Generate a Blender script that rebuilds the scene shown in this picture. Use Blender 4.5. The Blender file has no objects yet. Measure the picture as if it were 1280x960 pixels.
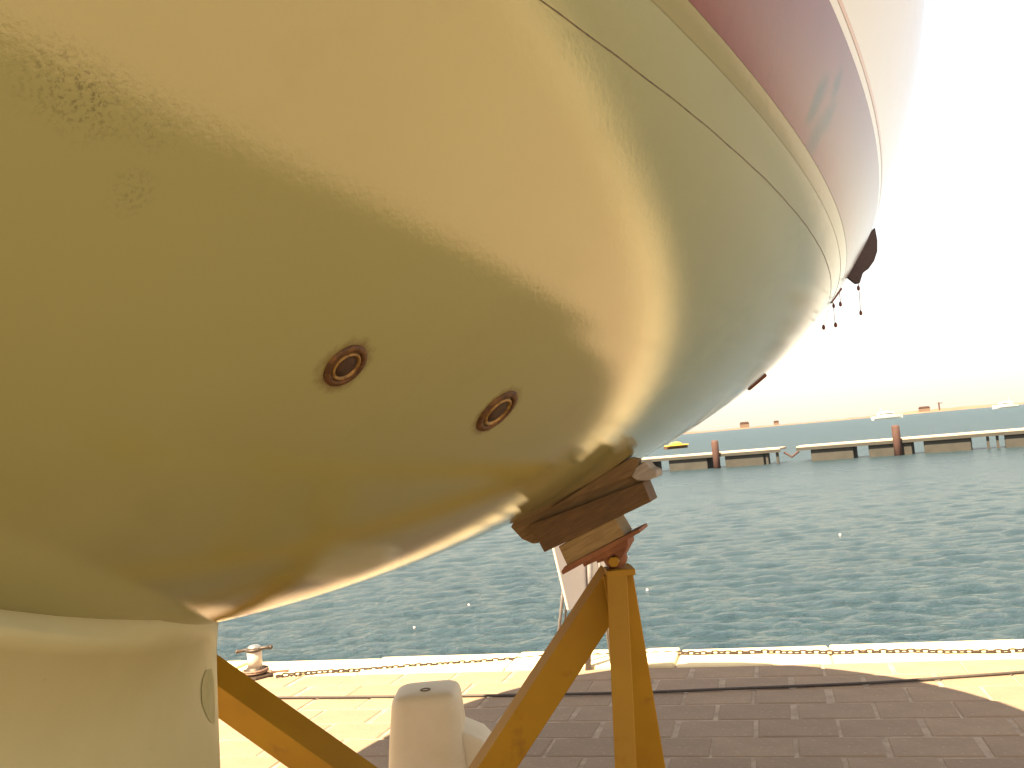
import bpy, bmesh, math, random
import numpy as np
from mathutils import Vector, Matrix
random.seed(7); rng = np.random.default_rng(7)
S = bpy.context.scene
C = S.collection

# ------------------------------------------------------------------ camera
F = 1150.0; CAM_H = 1.5
ROLL = math.atan2(37, 415); PITCH = math.atan(79.7 / F)
fw = np.array([0, math.cos(PITCH), math.sin(PITCH)])
u0 = np.array([0, -math.sin(PITCH), math.cos(PITCH)]); r0 = np.array([1.0, 0, 0])
rv = math.cos(ROLL) * r0 - math.sin(ROLL) * u0
uv = math.sin(ROLL) * r0 + math.cos(ROLL) * u0
cam_d = bpy.data.cameras.new('camera'); cam = bpy.data.objects.new('camera', cam_d); C.objects.link(cam)
m = Matrix.Identity(4)
for i in range(3):
    m[i][0] = rv[i]; m[i][1] = uv[i]; m[i][2] = -fw[i]
m[0][3], m[1][3], m[2][3] = 0, 0, CAM_H
cam.matrix_world = m
cam_d.sensor_width = 36; cam_d.lens = F / 1280 * 36
cam_d.clip_start = 0.02; cam_d.clip_end = 20000
S.camera = cam

# ------------------------------------------------------------------ sky, sun, exposure
LIGHT = Vector((1.057, 1.12, -2.565)).normalized()          # the way the sunlight travels
SUN_EL = math.asin(-LIGHT.z); SUN_AZ = math.atan2(-LIGHT.x, -LIGHT.y)
w = bpy.data.worlds.new('World'); S.world = w; w.use_nodes = True
wn = w.node_tree
for n in list(wn.nodes): wn.nodes.remove(n)
wo = wn.nodes.new('ShaderNodeOutputWorld'); bg = wn.nodes.new('ShaderNodeBackground')
sk = wn.nodes.new('ShaderNodeTexSky'); sk.sky_type = 'NISHITA'; sk.sun_disc = False
sk.sun_elevation = SUN_EL; sk.sun_rotation = SUN_AZ
sk.air_density = 1.0; sk.dust_density = 1.5; sk.ozone_density = 0.2; sk.altitude = 0
bg.inputs['Strength'].default_value = 0.10
# hazy bright sky: the clear-sky model, thinned, under an even pale haze
hz_ = wn.nodes.new('ShaderNodeMix'); hz_.data_type = 'RGBA'; hz_.blend_type = 'MULTIPLY'; hz_.inputs[0].default_value = 1.0; hz_.inputs[7].default_value = (0.45, 0.40, 0.32, 1)
ha = wn.nodes.new('ShaderNodeMix'); ha.data_type = 'RGBA'; ha.blend_type = 'ADD'; ha.inputs[0].default_value = 1.0; ha.inputs[7].default_value = (1.56, 1.34, 1.16, 1)
wn.links.new(sk.outputs[0], hz_.inputs[6]); wn.links.new(hz_.outputs[2], ha.inputs[6]); wn.links.new(ha.outputs[2], bg.inputs[0]); wn.links.new(bg.outputs[0], wo.inputs[0])
sl = bpy.data.lights.new('sun', 'SUN'); sl.energy = 5.0; sl.angle = math.radians(0.5); sl.color = (1.0, 0.83, 0.56)
so = bpy.data.objects.new('sun', sl); C.objects.link(so)
so.rotation_euler = LIGHT.to_track_quat('-Z', 'Y').to_euler()
so.location = (-6, -6, 12)
S.view_settings.view_transform = 'Standard'; S.view_settings.look = 'None'
S.view_settings.gamma = 1.0; S.view_settings.use_curve_mapping = False
S.view_settings.exposure = 2.15

# ------------------------------------------------------------------ helpers
def ray(x, y):
    """direction through a pixel of the 1280x960 photograph (used only to measure where things stand)"""
    return fw + (x - 640) / F * rv + (480 - y) / F * uv
def at_z(x, y, z):
    d = ray(x, y); k = (z - CAM_H) / d[2]
    return Vector((d[0] * k, d[1] * k, z))
def at_y(x, y, Y):
    d = ray(x, y); k = Y / d[1]
    return Vector((d[0] * k, Y, CAM_H + d[2] * k))
def at_plane(x, y, p, n):
    d = Vector(ray(x, y)); o = Vector((0, 0, CAM_H))
    return o + d * ((p - o).dot(n) / d.dot(n))

def mesh(name, verts, faces, mat, parent=None, smooth=False):
    me = bpy.data.meshes.new(name); me.from_pydata([tuple(v) for v in verts], [], faces); me.validate(); me.update()
    if mat: me.materials.append(mat)
    if smooth: me.polygons.foreach_set('use_smooth', [True] * len(me.polygons))
    o = bpy.data.objects.new(name, me); C.objects.link(o)
    if parent: o.parent = parent
    return o
def bm_obj(name, bm, mat, parent=None, smooth=False, bevel=0, segs=2):
    bmesh.ops.recalc_face_normals(bm, faces=bm.faces)
    if bevel:
        es = [e for e in bm.edges if len(e.link_faces) == 2 and e.calc_face_angle(0) > 0.5]
        bmesh.ops.bevel(bm, geom=es, offset=bevel, segments=segs, profile=0.5, affect='EDGES', clamp_overlap=True)
    me = bpy.data.meshes.new(name); bm.to_mesh(me); bm.free()
    if mat: me.materials.append(mat)
    if smooth: me.polygons.foreach_set('use_smooth', [True] * len(me.polygons))
    o = bpy.data.objects.new(name, me); C.objects.link(o)
    if parent: o.parent = parent
    return o
def add_box(bm, c, ax, ay, az, sx, sy, sz):
    vs = []
    for k in (-1, 1):
        for i, j in ((-1, -1), (1, -1), (1, 1), (-1, 1)):
            vs.append(bm.verts.new(Vector(c) + Vector(ax) * (i * sx / 2) + Vector(ay) * (j * sy / 2) + Vector(az) * (k * sz / 2)))
    for f in ((3, 2, 1, 0), (4, 5, 6, 7), (0, 1, 5, 4), (1, 2, 6, 5), (2, 3, 7, 6), (3, 0, 4, 7)):
        bm.faces.new([vs[i] for i in f])
    return vs
def box(name, c, size, mat, parent=None, bevel=0, rz=0):
    bm = bmesh.new(); cr, sr = math.cos(rz), math.sin(rz)
    add_box(bm, c, (cr, sr, 0), (-sr, cr, 0), (0, 0, 1), *size)
    return bm_obj(name, bm, mat, parent, bevel=bevel)
def add_prism(bm, poly, d):
    a = [bm.verts.new(p) for p in poly]; b = [bm.verts.new(Vector(p) + d) for p in poly]
    bm.faces.new(a); bm.faces.new(list(reversed(b)))
    n = len(poly)
    for i in range(n): bm.faces.new((a[i], b[i], b[(i + 1) % n], a[(i + 1) % n]))
def add_tube(bm, pts, r, seg=8, caps=True):
    pts = [Vector(p) for p in pts]; rings = []
    up = Vector((0, 0, 1))
    for i, p in enumerate(pts):
        t = (pts[min(i + 1, len(pts) - 1)] - pts[max(i - 1, 0)]).normalized()
        x = t.cross(up)
        if x.length < 1e-3: x = t.cross(Vector((1, 0, 0)))
        x.normalize(); y = x.cross(t)
        rr = r[i] if isinstance(r, (list, tuple)) else r
        rings.append([bm.verts.new(p + x * (rr * math.cos(2 * math.pi * k / seg)) + y * (rr * math.sin(2 * math.pi * k / seg))) for k in range(seg)])
    for a, b in zip(rings, rings[1:]):
        for k in range(seg): bm.faces.new((a[k], a[(k + 1) % seg], b[(k + 1) % seg], b[k]))
    if caps: bm.faces.new(list(reversed(rings[0]))); bm.faces.new(rings[-1])
def add_lathe(bm, base, prof, seg=28, axis=(0, 0, 1), xdir=(1, 0, 0)):
    ax = Vector(axis).normalized(); x = Vector(xdir); x = (x - ax * x.dot(ax)).normalized(); y = ax.cross(x)
    rings = []
    for r, h in prof:
        rings.append([bm.verts.new(Vector(base) + ax * h + (x * math.cos(2 * math.pi * k / seg) + y * math.sin(2 * math.pi * k / seg)) * max(r, 1e-5)) for k in range(seg)])
    for a, b in zip(rings, rings[1:]):
        for k in range(seg): bm.faces.new((a[k], a[(k + 1) % seg], b[(k + 1) % seg], b[k]))
    bm.faces.new(list(reversed(rings[0]))); bm.faces.new(rings[-1])
def empty(name, loc, rz=0):
    o = bpy.data.objects.new(name, None); C.objects.link(o); o.location = loc; o.rotation_euler = (0, 0, rz); o.empty_display_size = .1
    return o
def tag(o, label=None, cat=None, group=None, kind=None):
    if label: o['label'] = label
    if cat: o['category'] = cat
    if group: o['group'] = group
    if kind: o['kind'] = kind
    return o

# ------------------------------------------------------------------ materials
class NT:
    def __init__(s, name):
        s.m = bpy.data.materials.new(name); s.m.use_nodes = True; s.t = s.m.node_tree
        s.b = s.t.nodes['Principled BSDF']
        s.co = s.t.nodes.new('ShaderNodeTexCoord').outputs['Object']
    def n(s, k, **kw):
        nd = s.t.nodes.new(k)
        for a, v in kw.items(): setattr(nd, a, v)
        return nd
    def put(s, sock, v):
        if isinstance(v, bpy.types.NodeSocket): s.t.links.new(v, sock)
        elif v is not None: sock.default_value = v
    def noise(s, scale, detail=4, rough=.55, vec=None, stretch=None, dist=0.0):
        nd = s.n('ShaderNodeTexNoise'); nd.inputs['Scale'].default_value = scale; nd.inputs['Detail'].default_value = detail
        nd.inputs['Roughness'].default_value = rough; nd.inputs['Distortion'].default_value = dist
        v = vec or s.co
        if stretch:
            mp = s.n('ShaderNodeMapping'); mp.inputs['Scale'].default_value = stretch; s.put(mp.inputs[0], v); v = mp.outputs[0]
        s.put(nd.inputs['Vector'], v)
        return nd.outputs['Fac']
    def ramp(s, fac, a, b, ca=0.0, cb=1.0):
        nd = s.n('ShaderNodeMapRange'); nd.clamp = True
        s.put(nd.inputs[0], fac)
        for i, v in enumerate((a, b, ca, cb)): nd.inputs[i + 1].default_value = v
        return nd.outputs[0]
    def math(s, op, a, b=None):
        nd = s.n('ShaderNodeMath', operation=op); s.put(nd.inputs[0], a)
        if b is not None: s.put(nd.inputs[1], b)
        return nd.outputs[0]
    def mix(s, f, a, b):
        nd = s.n('ShaderNodeMix', data_type='RGBA')
        s.put(nd.inputs[0], f)
        s.put(nd.inputs[6], a if isinstance(a, bpy.types.NodeSocket) else (*a, 1)); s.put(nd.inputs[7], b if isinstance(b, bpy.types.NodeSocket) else (*b, 1))
        return nd.outputs[2]
    def dist(s, p, scale=(1, 1, 1)):
        a = s.n('ShaderNodeVectorMath', operation='SUBTRACT'); s.put(a.inputs[0], s.co); a.inputs[1].default_value = p
        c = s.n('ShaderNodeVectorMath', operation='MULTIPLY'); s.put(c.inputs[0], a.outputs[0]); c.inputs[1].default_value = scale
        l = s.n('ShaderNodeVectorMath', operation='LENGTH'); s.put(l.inputs[0], c.outputs[0])
        return l.outputs['Value']
    def bump(s, h, strength=.3, d=.01):
        nd = s.n('ShaderNodeBump'); nd.inputs['Strength'].default_value = strength; nd.inputs['Distance'].default_value = d
        s.put(nd.inputs['Height'], h); s.put(s.b.inputs['Normal'], nd.outputs[0]); return nd.outputs[0]
    def fin(s, col=None, rough=None, metal=None, ior=None):
        if col is not None: s.put(s.b.inputs['Base Color'], col if isinstance(col, bpy.types.NodeSocket) else (*col, 1))
        s.put(s.b.inputs['Roughness'], rough); s.put(s.b.inputs['Metallic'], metal); s.put(s.b.inputs['IOR'], ior)
        return s.m
def simple(name, a, b, scale, rough=.6, metal=0, bump=.15, bd=.004, ior=None, stretch=None):
    t = NT(name); nz = t.noise(scale, 5, .6, stretch=stretch)
    if bump: t.bump(t.noise(scale * 3, 4, .6, stretch=stretch), bump, bd)
    return t.fin(t.mix(t.ramp(nz, .3, .7), a, b), rough, metal, ior)

# ------------------------------------------------------------------ boat lines (local: x = athwart, y = fore-and-aft, z up from the ground)
TH = 0.0494159; CT = 0.5409261
ZT = 1.0650171 + CAM_H; ZL = 0.3801385 + CAM_H; ZU = 0.5058982 + CAM_H; ZS = 0.306419 + CAM_H; SLP = -0.011382
S_BOW, S_END, S_RND = -2.6, 5.0, 2.85
def raw_b(s): return 0.4487084 + 0.6365958 * s - 0.0671332 * s * s - 0.0031474 * s ** 3
def raw_z(s): return 0.2274281 - 0.7469659 * s + 0.4534246 * s * s - 0.1197012 * s ** 3 + 0.0124616 * s ** 4 + CAM_H
SB = 0.12
def beam(s):
    if s < SB:                                              # hollow run to the stem
        k = (s - S_BOW) / (SB - S_BOW); b0 = raw_b(SB); d = (0.6365958 - 2 * .0671332 * SB) * (SB - S_BOW) / b0
        return max(b0 * k ** d, 0.012) if k > 0 else .012
    b = raw_b(s)
    if s > S_RND:
        q = min((s - S_RND) / (S_END - S_RND), 1.0)
        b *= max(1 - q ** 2.3, 0.0) ** 0.5
    return max(b, 0.012)
def keelz(s):
    if s < SB:
        k = SB - s; return min(raw_z(SB) + .643 * k - .11 * k * k, ZT - .06)
    if s > 4.7:
        return min(raw_z(4.7) + 1.0 * (s - 4.7) , ZT - .08)
    return raw_z(s)
def expo(s): return min(max(1.592924 + 0.2017967 * s, 1.45), 2.7)
def half(s, z):
    q = min(max((ZT - z) / (ZT - keelz(s)), 0), 1); m_ = expo(s)
    return beam(s) * max(1 - q ** m_, 0) ** (1 / m_)
def hull_normal(s, z):
    e = 1e-3
    dts = (half(s + e, z) - half(s - e, z)) / (2 * e); dtz = (half(s, z + e) - half(s, z - e)) / (2 * e)
    return Vector((1, -dts, -dtz)).normalized()
BO = Vector((-CT * math.cos(TH), CT * math.sin(TH), 0))
def b2w(t, s, z): return BO + Vector((math.cos(TH) * t + math.sin(TH) * s, -math.sin(TH) * t + math.cos(TH) * s, z))
def w2b(P):
    d = Vector(P) - BO
    return (d.x * math.cos(TH) - d.y * math.sin(TH), d.x * math.sin(TH) + d.y * math.cos(TH), d.z)
def hull_hit(x, y):
    d = Vector(ray(x, y)).normalized(); o = Vector((0, 0, CAM_H)); k = .15
    while k < 6:
        t, s, z = w2b(o + d * k)
        if S_BOW < s < S_END and keelz(s) < z < ZT and abs(t) < half(s, z): break
        k += .002
    return w2b(o + d * k)

# through-hull places, measured on the hull
TH1 = hull_hit(430, 457); TH2 = hull_hit(620, 514); SM1 = hull_hit(70, 92); SM2 = hull_hit(120, 128); SM3 = hull_hit(165, 240); SM4 = hull_hit(195, 150)

# gelcoat hull
t = NT('gelcoat_cream')
mott = t.noise(2.2, 3, .5); fine = t.noise(90, 3, .6)
col = t.mix(t.ramp(mott, .3, .7), (0.245, 0.243, 0.092), (0.270, 0.267, 0.105))
# faint grime where the bottom was scrubbed
g = t.noise(7, 6, .65)
col = t.mix(t.ramp(g, .58, .78, 0, .15), col, (0.13, 0.10, 0.045))
sx = t.n('ShaderNodeSeparateXYZ'); t.put(sx.inputs[0], t.co)
col = t.mix(t.ramp(t.math('SUBTRACT', sx.outputs['Z'], t.math('MULTIPLY', sx.outputs['Y'], SLP)), ZU - .004, ZU - .002), col, (0.56, 0.52, 0.39))
for P, sc, th0, amt in ((TH1, 1.0, .0225, .75), (TH2, 1.0, .0300, .75)):
    dd = t.math('ADD', t.dist(P), t.math('MULTIPLY', t.math('SUBTRACT', t.noise(90, 4, .7), .5), .020))
    col = t.mix(t.ramp(dd, th0 - .006, th0 + .006, amt, 0), col, (0.11, 0.055, 0.012))
for P, rad, amt in ((SM1, .016, .55), (SM2, .016, .6), (SM3, .011, .4), (SM4, .014, .35)):
    dd = t.dist(P, (1, 1, 1)); msk = t.math('MULTIPLY', t.ramp(dd, 0, rad * 1.6, 1, 0), t.ramp(t.noise(330, 4, .75), .5, .62))
    col = t.mix(t.math('MULTIPLY', msk, amt), col, (0.06, 0.045, 0.02))
h1 = t.noise(160, 5, .7); h2 = t.noise(9, 2, .5)
t.bump(t.math('ADD', t.math('MULTIPLY', h1, .20), t.math('MULTIPLY', h2, .25)), .16, .004)
M_HULL = t.fin(col, t.ramp(g, .3, .8, .0, .02), 0, 1.9)

def paint(name, c, c2, rough=.09, ior=1.55):
    t = NT(name); g = t.noise(5, 5, .6); t.bump(t.noise(60, 3, .6), .05, .002)
    return t.fin(t.mix(t.ramp(g, .35, .75), c, c2), rough, 0, ior)
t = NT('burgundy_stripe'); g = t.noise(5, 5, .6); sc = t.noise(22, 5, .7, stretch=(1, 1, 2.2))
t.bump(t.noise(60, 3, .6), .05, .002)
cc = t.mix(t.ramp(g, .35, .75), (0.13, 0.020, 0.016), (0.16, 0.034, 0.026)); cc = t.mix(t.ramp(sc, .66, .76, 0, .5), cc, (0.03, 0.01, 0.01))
for qx, qy, rad in ((1024, 118, .020), (1016, 137, .016), (1036, 145, .018), (1020, 168, .024), (1046, 104, .014)):  # reflections in the stripe, painted in as dark blotches
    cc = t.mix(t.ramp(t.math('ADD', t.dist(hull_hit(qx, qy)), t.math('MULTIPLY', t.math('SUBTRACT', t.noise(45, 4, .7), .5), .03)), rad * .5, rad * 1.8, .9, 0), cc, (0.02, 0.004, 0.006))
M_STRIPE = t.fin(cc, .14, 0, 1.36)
M_REFL_BAND = paint('pale_yellow_reflection', (0.225, 0.205, 0.07), (0.245, 0.222, 0.08)); M_PIN = paint('orange_pinstripe', (0.5, 0.27, 0.11), (0.46, 0.28, 0.12))
t = NT('seam_rust'); fl = t.noise(60, 4, .7)
M_SEAM = t.fin(t.mix(t.ramp(fl, .42, .62), (0.11, 0.085, 0.035), (0.035, 0.016, 0.007)), .6)
M_KEEL = None
t = NT('keel_paint'); g = t.noise(6, 6, .65); col = t.mix(t.ramp(g, .35, .75), (0.40, 0.37, 0.19), (0.36, 0.33, 0.165))
col = t.mix(t.ramp(t.noise(34, 5, .7), .66, .76, 0, .5), col, (0.20, 0.165, 0.07)); t.bump(t.noise(30, 4, .6), .12, .003)
M_KEEL = t.fin(col, .42, 0, 1.5)
t = NT('worn_olive_patch'); M_WORN = t.fin(t.mix(t.ramp(t.noise(40, 5, .7), .35, .65), (0.29, 0.27, 0.11), (0.34, 0.31, 0.145)), .55)
t = NT('rusty_bronze'); g = t.noise(120, 5, .7); t.bump(g, .5, .003)
M_BRONZE = t.fin(t.mix(t.ramp(g, .35, .68), (0.035, 0.013, 0.003), (0.14, 0.062, 0.012)), .6, .25)
t = NT('rusty_ring_edge'); g = t.noise(140, 5, .7); M_RINGLIT = t.fin(t.mix(t.ramp(g, .4, .65), (0.27, 0.165, 0.045), (0.10, 0.045, 0.010)), .5, .3)
M_DARK = simple('dark_bore', (0.022, 0.010, 0.003), (0.05, 0.022, 0.006), 90, .8)
M_DECK = simple('deck_paint', (0.62, 0.58, 0.48), (0.55, 0.5, 0.4), 12, .5)
M_GLASS = simple('cabin_window', (0.02, 0.02, 0.025), (0.03, 0.03, 0.035), 4, .06, bump=0)
M_TEAK = simple('teak_rail', (0.22, 0.12, 0.05), (0.3, 0.17, 0.08), 8, .5, stretch=(20, 1, 20))

def wood(name, a, b, axis):
    t = NT(name)
    mp = t.n('ShaderNodeMapping'); t.put(mp.inputs[0], t.co)
    rot = Vector(axis).to_track_quat('X', 'Z').to_matrix().inverted().to_euler(); mp.inputs['Rotation'].default_value = rot
    gr = t.noise(14, 6, .65, vec=mp.outputs[0], stretch=(1.2, 14, 14)); bl = t.noise(9, 4, .6)
    c = t.mix(t.ramp(gr, .35, .68), a, b); c = t.mix(t.ramp(bl, .5, .75, 0, .55), c, (a[0] * .45, a[1] * .42, a[2] * .4))
    t.bump(gr, .5, .003)
    return t.fin(c, .78)

# ------------------------------------------------------------------ the setting: quay in its own frame (u along the edge, v towards the sea)
EU = Vector((0.966, -0.258, 0)).normalized(); EV = Vector((0.258, 0.966, 0)).normalized(); V_EDGE = 6.557
def q2w(u, v, z=0): return EU * u + EV * v + Vector((0, 0, z))
WATER_Z = -1.1
t = NT('lime_mortar'); g = t.noise(9, 6, .7); t.bump(t.noise(60, 5, .7), .4, .004)
M_MORTAR = t.fin(t.mix(t.ramp(g, .35, .65), (0.22, 0.16, 0.11), (0.37, 0.29, 0.21)), .9)
t = NT('quay_paver'); oi = t.n('ShaderNodeObjectInfo').outputs['Random']
g = t.noise(5, 6, .65); f = t.noise(38, 5, .7)
col = t.mix(t.ramp(g, .3, .72), (0.215, 0.15, 0.096), (0.28, 0.198, 0.128))
col = t.mix(t.math('MULTIPLY', oi, .55), col, (0.18, 0.122, 0.08))
col = t.mix(t.ramp(f, .58, .74, 0, .55), col, (0.52, 0.42, 0.31)); t.bump(t.noise(45, 5, .7), .5, .006)
M_PAVER = t.fin(col, .85)
t = NT('coping_stone'); g = t.noise(4, 6, .65); t.bump(t.noise(30, 5, .7), .5, .006)
M_COPE = t.fin(t.mix(t.ramp(g, .3, .7), (0.66, 0.53, 0.30), (0.74, 0.60, 0.36)), .85)

quay_bm = bmesh.new()
vq = [quay_bm.verts.new(q2w(u, v, z)) for z in (-4.0, -0.006) for u, v in ((-140, -140), (140, -140), (140, V_EDGE - .03), (-140, V_EDGE - .03))]
for f_ in ((4, 5, 6, 7), (0, 1, 5, 4), (1, 2, 6, 5), (2, 3, 7, 6), (3, 0, 4, 7), (3, 2, 1, 0)): quay_bm.faces.new([vq[i] for i in f_])
quay = tag(bm_obj('quay', quay_bm, M_MORTAR), kind='structure')

PL, PW = 0.395, 0.278
def paver_mesh(k):
    r = random.Random(k); L, W = PL - .016 - .006 * r.random(), PW - .009 - .004 * r.random(); bm = bmesh.new()
    lo = [bm.verts.new((x * L / 2, y * W / 2, -.05)) for x, y in ((-1, -1), (1, -1), (1, 1), (-1, 1))]
    mi = [bm.verts.new((x * L / 2, y * W / 2, -.008)) for x, y in ((-1, -1), (1, -1), (1, 1), (-1, 1))]
    ch = .006 + .006 * r.random()
    hi = [bm.verts.new((x * (L / 2 - ch * (.7 + .8 * r.random())), y * (W / 2 - ch * (.7 + .8 * r.random())), -.001 * r.random())) for x, y in ((-1, -1), (1, -1), (1, 1), (-1, 1))]
    for a, b in ((lo, mi), (mi, hi)):
        for i in range(4): bm.faces.new((a[i], a[(i + 1) % 4], b[(i + 1) % 4], b[i]))
    bm.faces.new(hi); me = bpy.data.meshes.new('paver'); bmesh.ops.recalc_face_normals(bm, faces=bm.faces); bm.to_mesh(me); bm.free(); me.materials.append(M_PAVER); return me
PM = [paver_mesh(k) for k in range(8)]
slots = []
V1 = V_EDGE - .47
for j in range(46):
    v = V1 - PW * (j + .5)
    for i in range(-30, 31):
        slots.append((PL * (i + (.5 if j % 2 else 0) + random.uniform(-.03, .03)), v))
def seen(u, v):
    P = np.array(q2w(u, v)) - np.array([0, 0, CAM_H]); z = P @ fw
    if z < .3: return -1
    x = 640 + F * (P @ rv) / z; y = 480 - F * (P @ uv) / z
    mx = max(-x, x - 1280, 0) + max(y - 960, 0)
    return 1e4 / z - mx * 4
slots.sort(key=lambda q: -seen(*q))
ang = math.atan2(EU.y, EU.x)
rest_v, rest_f = [], []
for k, (u, v) in enumerate(slots):
    me = PM[random.randrange(8)]; p = q2w(u, v, random.uniform(-.003, .002)); tx, ty = random.uniform(-.006, .006), random.uniform(-.006, .006); da = random.uniform(-.006, .006)
    if k < 290:
        o = bpy.data.objects.new('paver', me); C.objects.link(o); o.parent = quay; o.location = p; o.rotation_euler = (tx, ty, ang + da)
    else:
        b = len(rest_v); R = Matrix.Rotation(ang + da, 3, 'Z')
        rest_v += [p + R @ vv.co for vv in me.vertices]; rest_f += [[b + i for i in pl.vertices] for pl in me.polygons]
tag(mesh('paving', rest_v, rest_f, M_PAVER, quay), kind='stuff')
u = -14.0
while u < 14:
    L = random.uniform(.95, 1.25); dv = random.uniform(-.012, .012); dz = random.uniform(-.008, .012)
    bm = bmesh.new(); add_box(bm, q2w(u + L / 2, V_EDGE - .23 + dv, -.14 + dz), EU, EV, (0, 0, 1), L - .012, .46, .30)
    bm_obj('coping_stone', bm, M_COPE, quay, bevel=.014, segs=2); u += L

# water: a real rippled surface
def make_water():
    na, nr = 700, 760
    a0, a1 = math.radians(-78), math.radians(78)
    an = np.linspace(a0, a1, na); rr = np.concatenate([5.5 * (120 / 5.5) ** np.linspace(0, 1, 600, endpoint=False), 120 * (5200 / 120) ** np.linspace(0, 1, nr - 600)])
    A, R = np.meshgrid(an, rr); X = R * np.sin(A); Y = R * np.cos(A)
    sp = np.maximum(np.gradient(rr)[:, None], R * (a1 - a0) / na); Z = np.zeros_like(X)
    g = np.random.default_rng(3)
    for k in range(70):
        lam = .11 * (13 ** g.random()); th = math.radians(-105) + g.normal() * .55; kx, ky = 2 * np.pi / lam * math.cos(th), 2 * np.pi / lam * math.sin(th)
        amp = .0036 * lam ** .78 * (.5 + g.random()); ph = kx * X + ky * Y + g.random() * 6.28
        fade = np.clip((lam / sp - 2.5) / 3, 0, 1)
        s_ = np.sin(ph); Z += amp * fade * (s_ + .25 * np.cos(2 * ph))
    V = np.stack([X, Y, WATER_Z + Z], -1).reshape(-1, 3)
    idx = np.arange(na * nr).reshape(nr, na)
    Fc = np.stack([idx[:-1, :-1], idx[:-1, 1:], idx[1:, 1:], idx[1:, :-1]], -1).reshape(-1, 4)
    me = bpy.data.meshes.new('water'); me.vertices.add(len(V)); me.vertices.foreach_set('co', V.ravel())
    me.loops.add(Fc.size); me.loops.foreach_set('vertex_index', Fc.ravel()[:]); me.polygons.add(len(Fc))
    me.polygons.foreach_set('loop_start', np.arange(0, Fc.size, 4)); me.polygons.foreach_set('loop_total', np.full(len(Fc), 4))
    me.polygons.foreach_set('use_smooth', np.ones(len(Fc), bool)); me.update(); me.validate()
    t = NT('sea_water'); sep = t.n('ShaderNodeSeparateXYZ'); t.put(sep.inputs[0], t.co)
    n1 = t.noise(2.6, 5, .64, stretch=(1, 1.7, 1)); n2 = t.noise(8, 4, .62, stretch=(1, 1.7, 1)); n4 = t.noise(28, 3, .6, stretch=(1, 1.5, 1)); n3 = t.noise(.3, 4, .6)
    n0 = t.noise(.9, 4, .6, stretch=(1, 1.8, 1)); h = t.math('ADD', t.math('ADD', t.math('MULTIPLY', n0, 1.1), t.math('MULTIPLY', n1, 1.1)), t.math('ADD', t.math('MULTIPLY', n2, .55), t.math('MULTIPLY', n4, .12)))
    t.bump(h, 1.0, .24)
    me.materials.append(t.fin(t.mix(t.ramp(n3, .3, .7), (0.018, 0.042, 0.055), (0.023, 0.049, 0.062)), t.ramp(sep.outputs['Y'], 8, 60, .08, .34), 0, 1.333))
    o = bpy.data.objects.new('water', me); C.objects.link(o); tag(o, kind='structure')
make_water()

# far shore
M_SHORE = simple('far_shore_rock', (0.15, 0.088, 0.06), (0.20, 0.125, 0.085), .02, .9, bump=0)
def shore():
    vs, fs = [], []; n = 260
    for i in range(n):
        a = math.radians(-75 + 150 * i / (n - 1)); r = 1500 + 90 * math.sin(a * 5); h = 2.6 + 1.7 * math.sin(i * .21) * math.sin(i * .057 + 1) + random.uniform(-.7, .9)
        for rr, z in ((r - 12, WATER_Z - .6), (r, WATER_Z + max(h, 1.4)), (r + 30, WATER_Z + max(h, 1.4) * .9), (r + 60, WATER_Z - .6)):
            vs.append((rr * math.sin(a), rr * math.cos(a), z))
    for i in range(n - 1):
        for k in range(3): fs.append((4 * i + k, 4 * i + 4 + k, 4 * i + 5 + k, 4 * i + 1 + k))
    tag(mesh('far_shore', vs, fs, M_SHORE), kind='structure')
shore()

# ------------------------------------------------------------------ the boat
boat = tag(empty('sailboat', BO, -TH), 'large cream hulled sailing boat propped ashore on stands, dark red stripe along its side', 'boat')
NS, NP = 300, 84
ss = np.concatenate([np.linspace(S_BOW, 0, 50, endpoint=False), np.linspace(0, 3.4, 190, endpoint=False), S_END - (S_END - 3.4) * (np.linspace(1, 0, 60)) ** 1.7])
verts, faces = [], []
for s in ss:
    b, zk, m_ = beam(s), keelz(s), expo(s)
    row = []
    for side in (-1, 1):
        for k in range(NP + 1):
            f_ = math.pi / 2 * k / NP
            if side == -1: f_ = math.pi / 2 - f_
            if side == 1 and k == 0: continue
            row.append((side * b * math.sin(f_) ** (2 / m_), s, ZT - (ZT - zk) * max(math.cos(f_), 0) ** (2 / m_)))
    verts += row
nc = 2 * NP + 1
for i in range(len(ss) - 1):
    for k in range(nc - 1):
        faces.append((i * nc + k, i * nc + k + 1, (i + 1) * nc + k + 1, (i + 1) * nc + k))
faces.append([k for k in range(nc)][::-1]); faces.append([(len(ss) - 1) * nc + k for k in range(nc)])
hull = mesh('hull', verts, faces, M_HULL, boat, smooth=True)

def band(name, za, zb, mat, proud=.0004, rows=4, sl=SLP, wob=0):
    vs, fs = [], []
    for side in (-1, 1):
        st = [s for s in np.linspace(-2.5, 4.75, 420) if keelz(s) + .02 < za + sl * s]
        base = len(vs)
        for s in st:
            wz = wob * (math.sin(s * 23) + math.sin(s * 61 + 1)) if wob else 0
            for r in range(rows + 1):
                z = za + (zb - za) * r / rows + sl * s + wz; n_ = hull_normal(s, z)
                vs.append((side * (half(s, z) + n_.x * proud), s + n_.y * proud, z + n_.z * proud))
        for i in range(len(st) - 1):
            for r in range(rows):
                a = base + i * (rows + 1) + r; q = (a, a + 1, a + rows + 2, a + rows + 1)
                fs.append(q if side == -1 else q[::-1])
    return mesh(name, vs, fs, mat, boat, smooth=True)
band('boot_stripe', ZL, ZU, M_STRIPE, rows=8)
band('reflection_band', ZL - .020, ZL - .0008, M_REFL_BAND, rows=3)  # yellowish reflection along the stripe's lower edge, painted as a band
band('pinstripe', ZU + .012, ZU + .018, M_PIN, rows=1)
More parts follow.
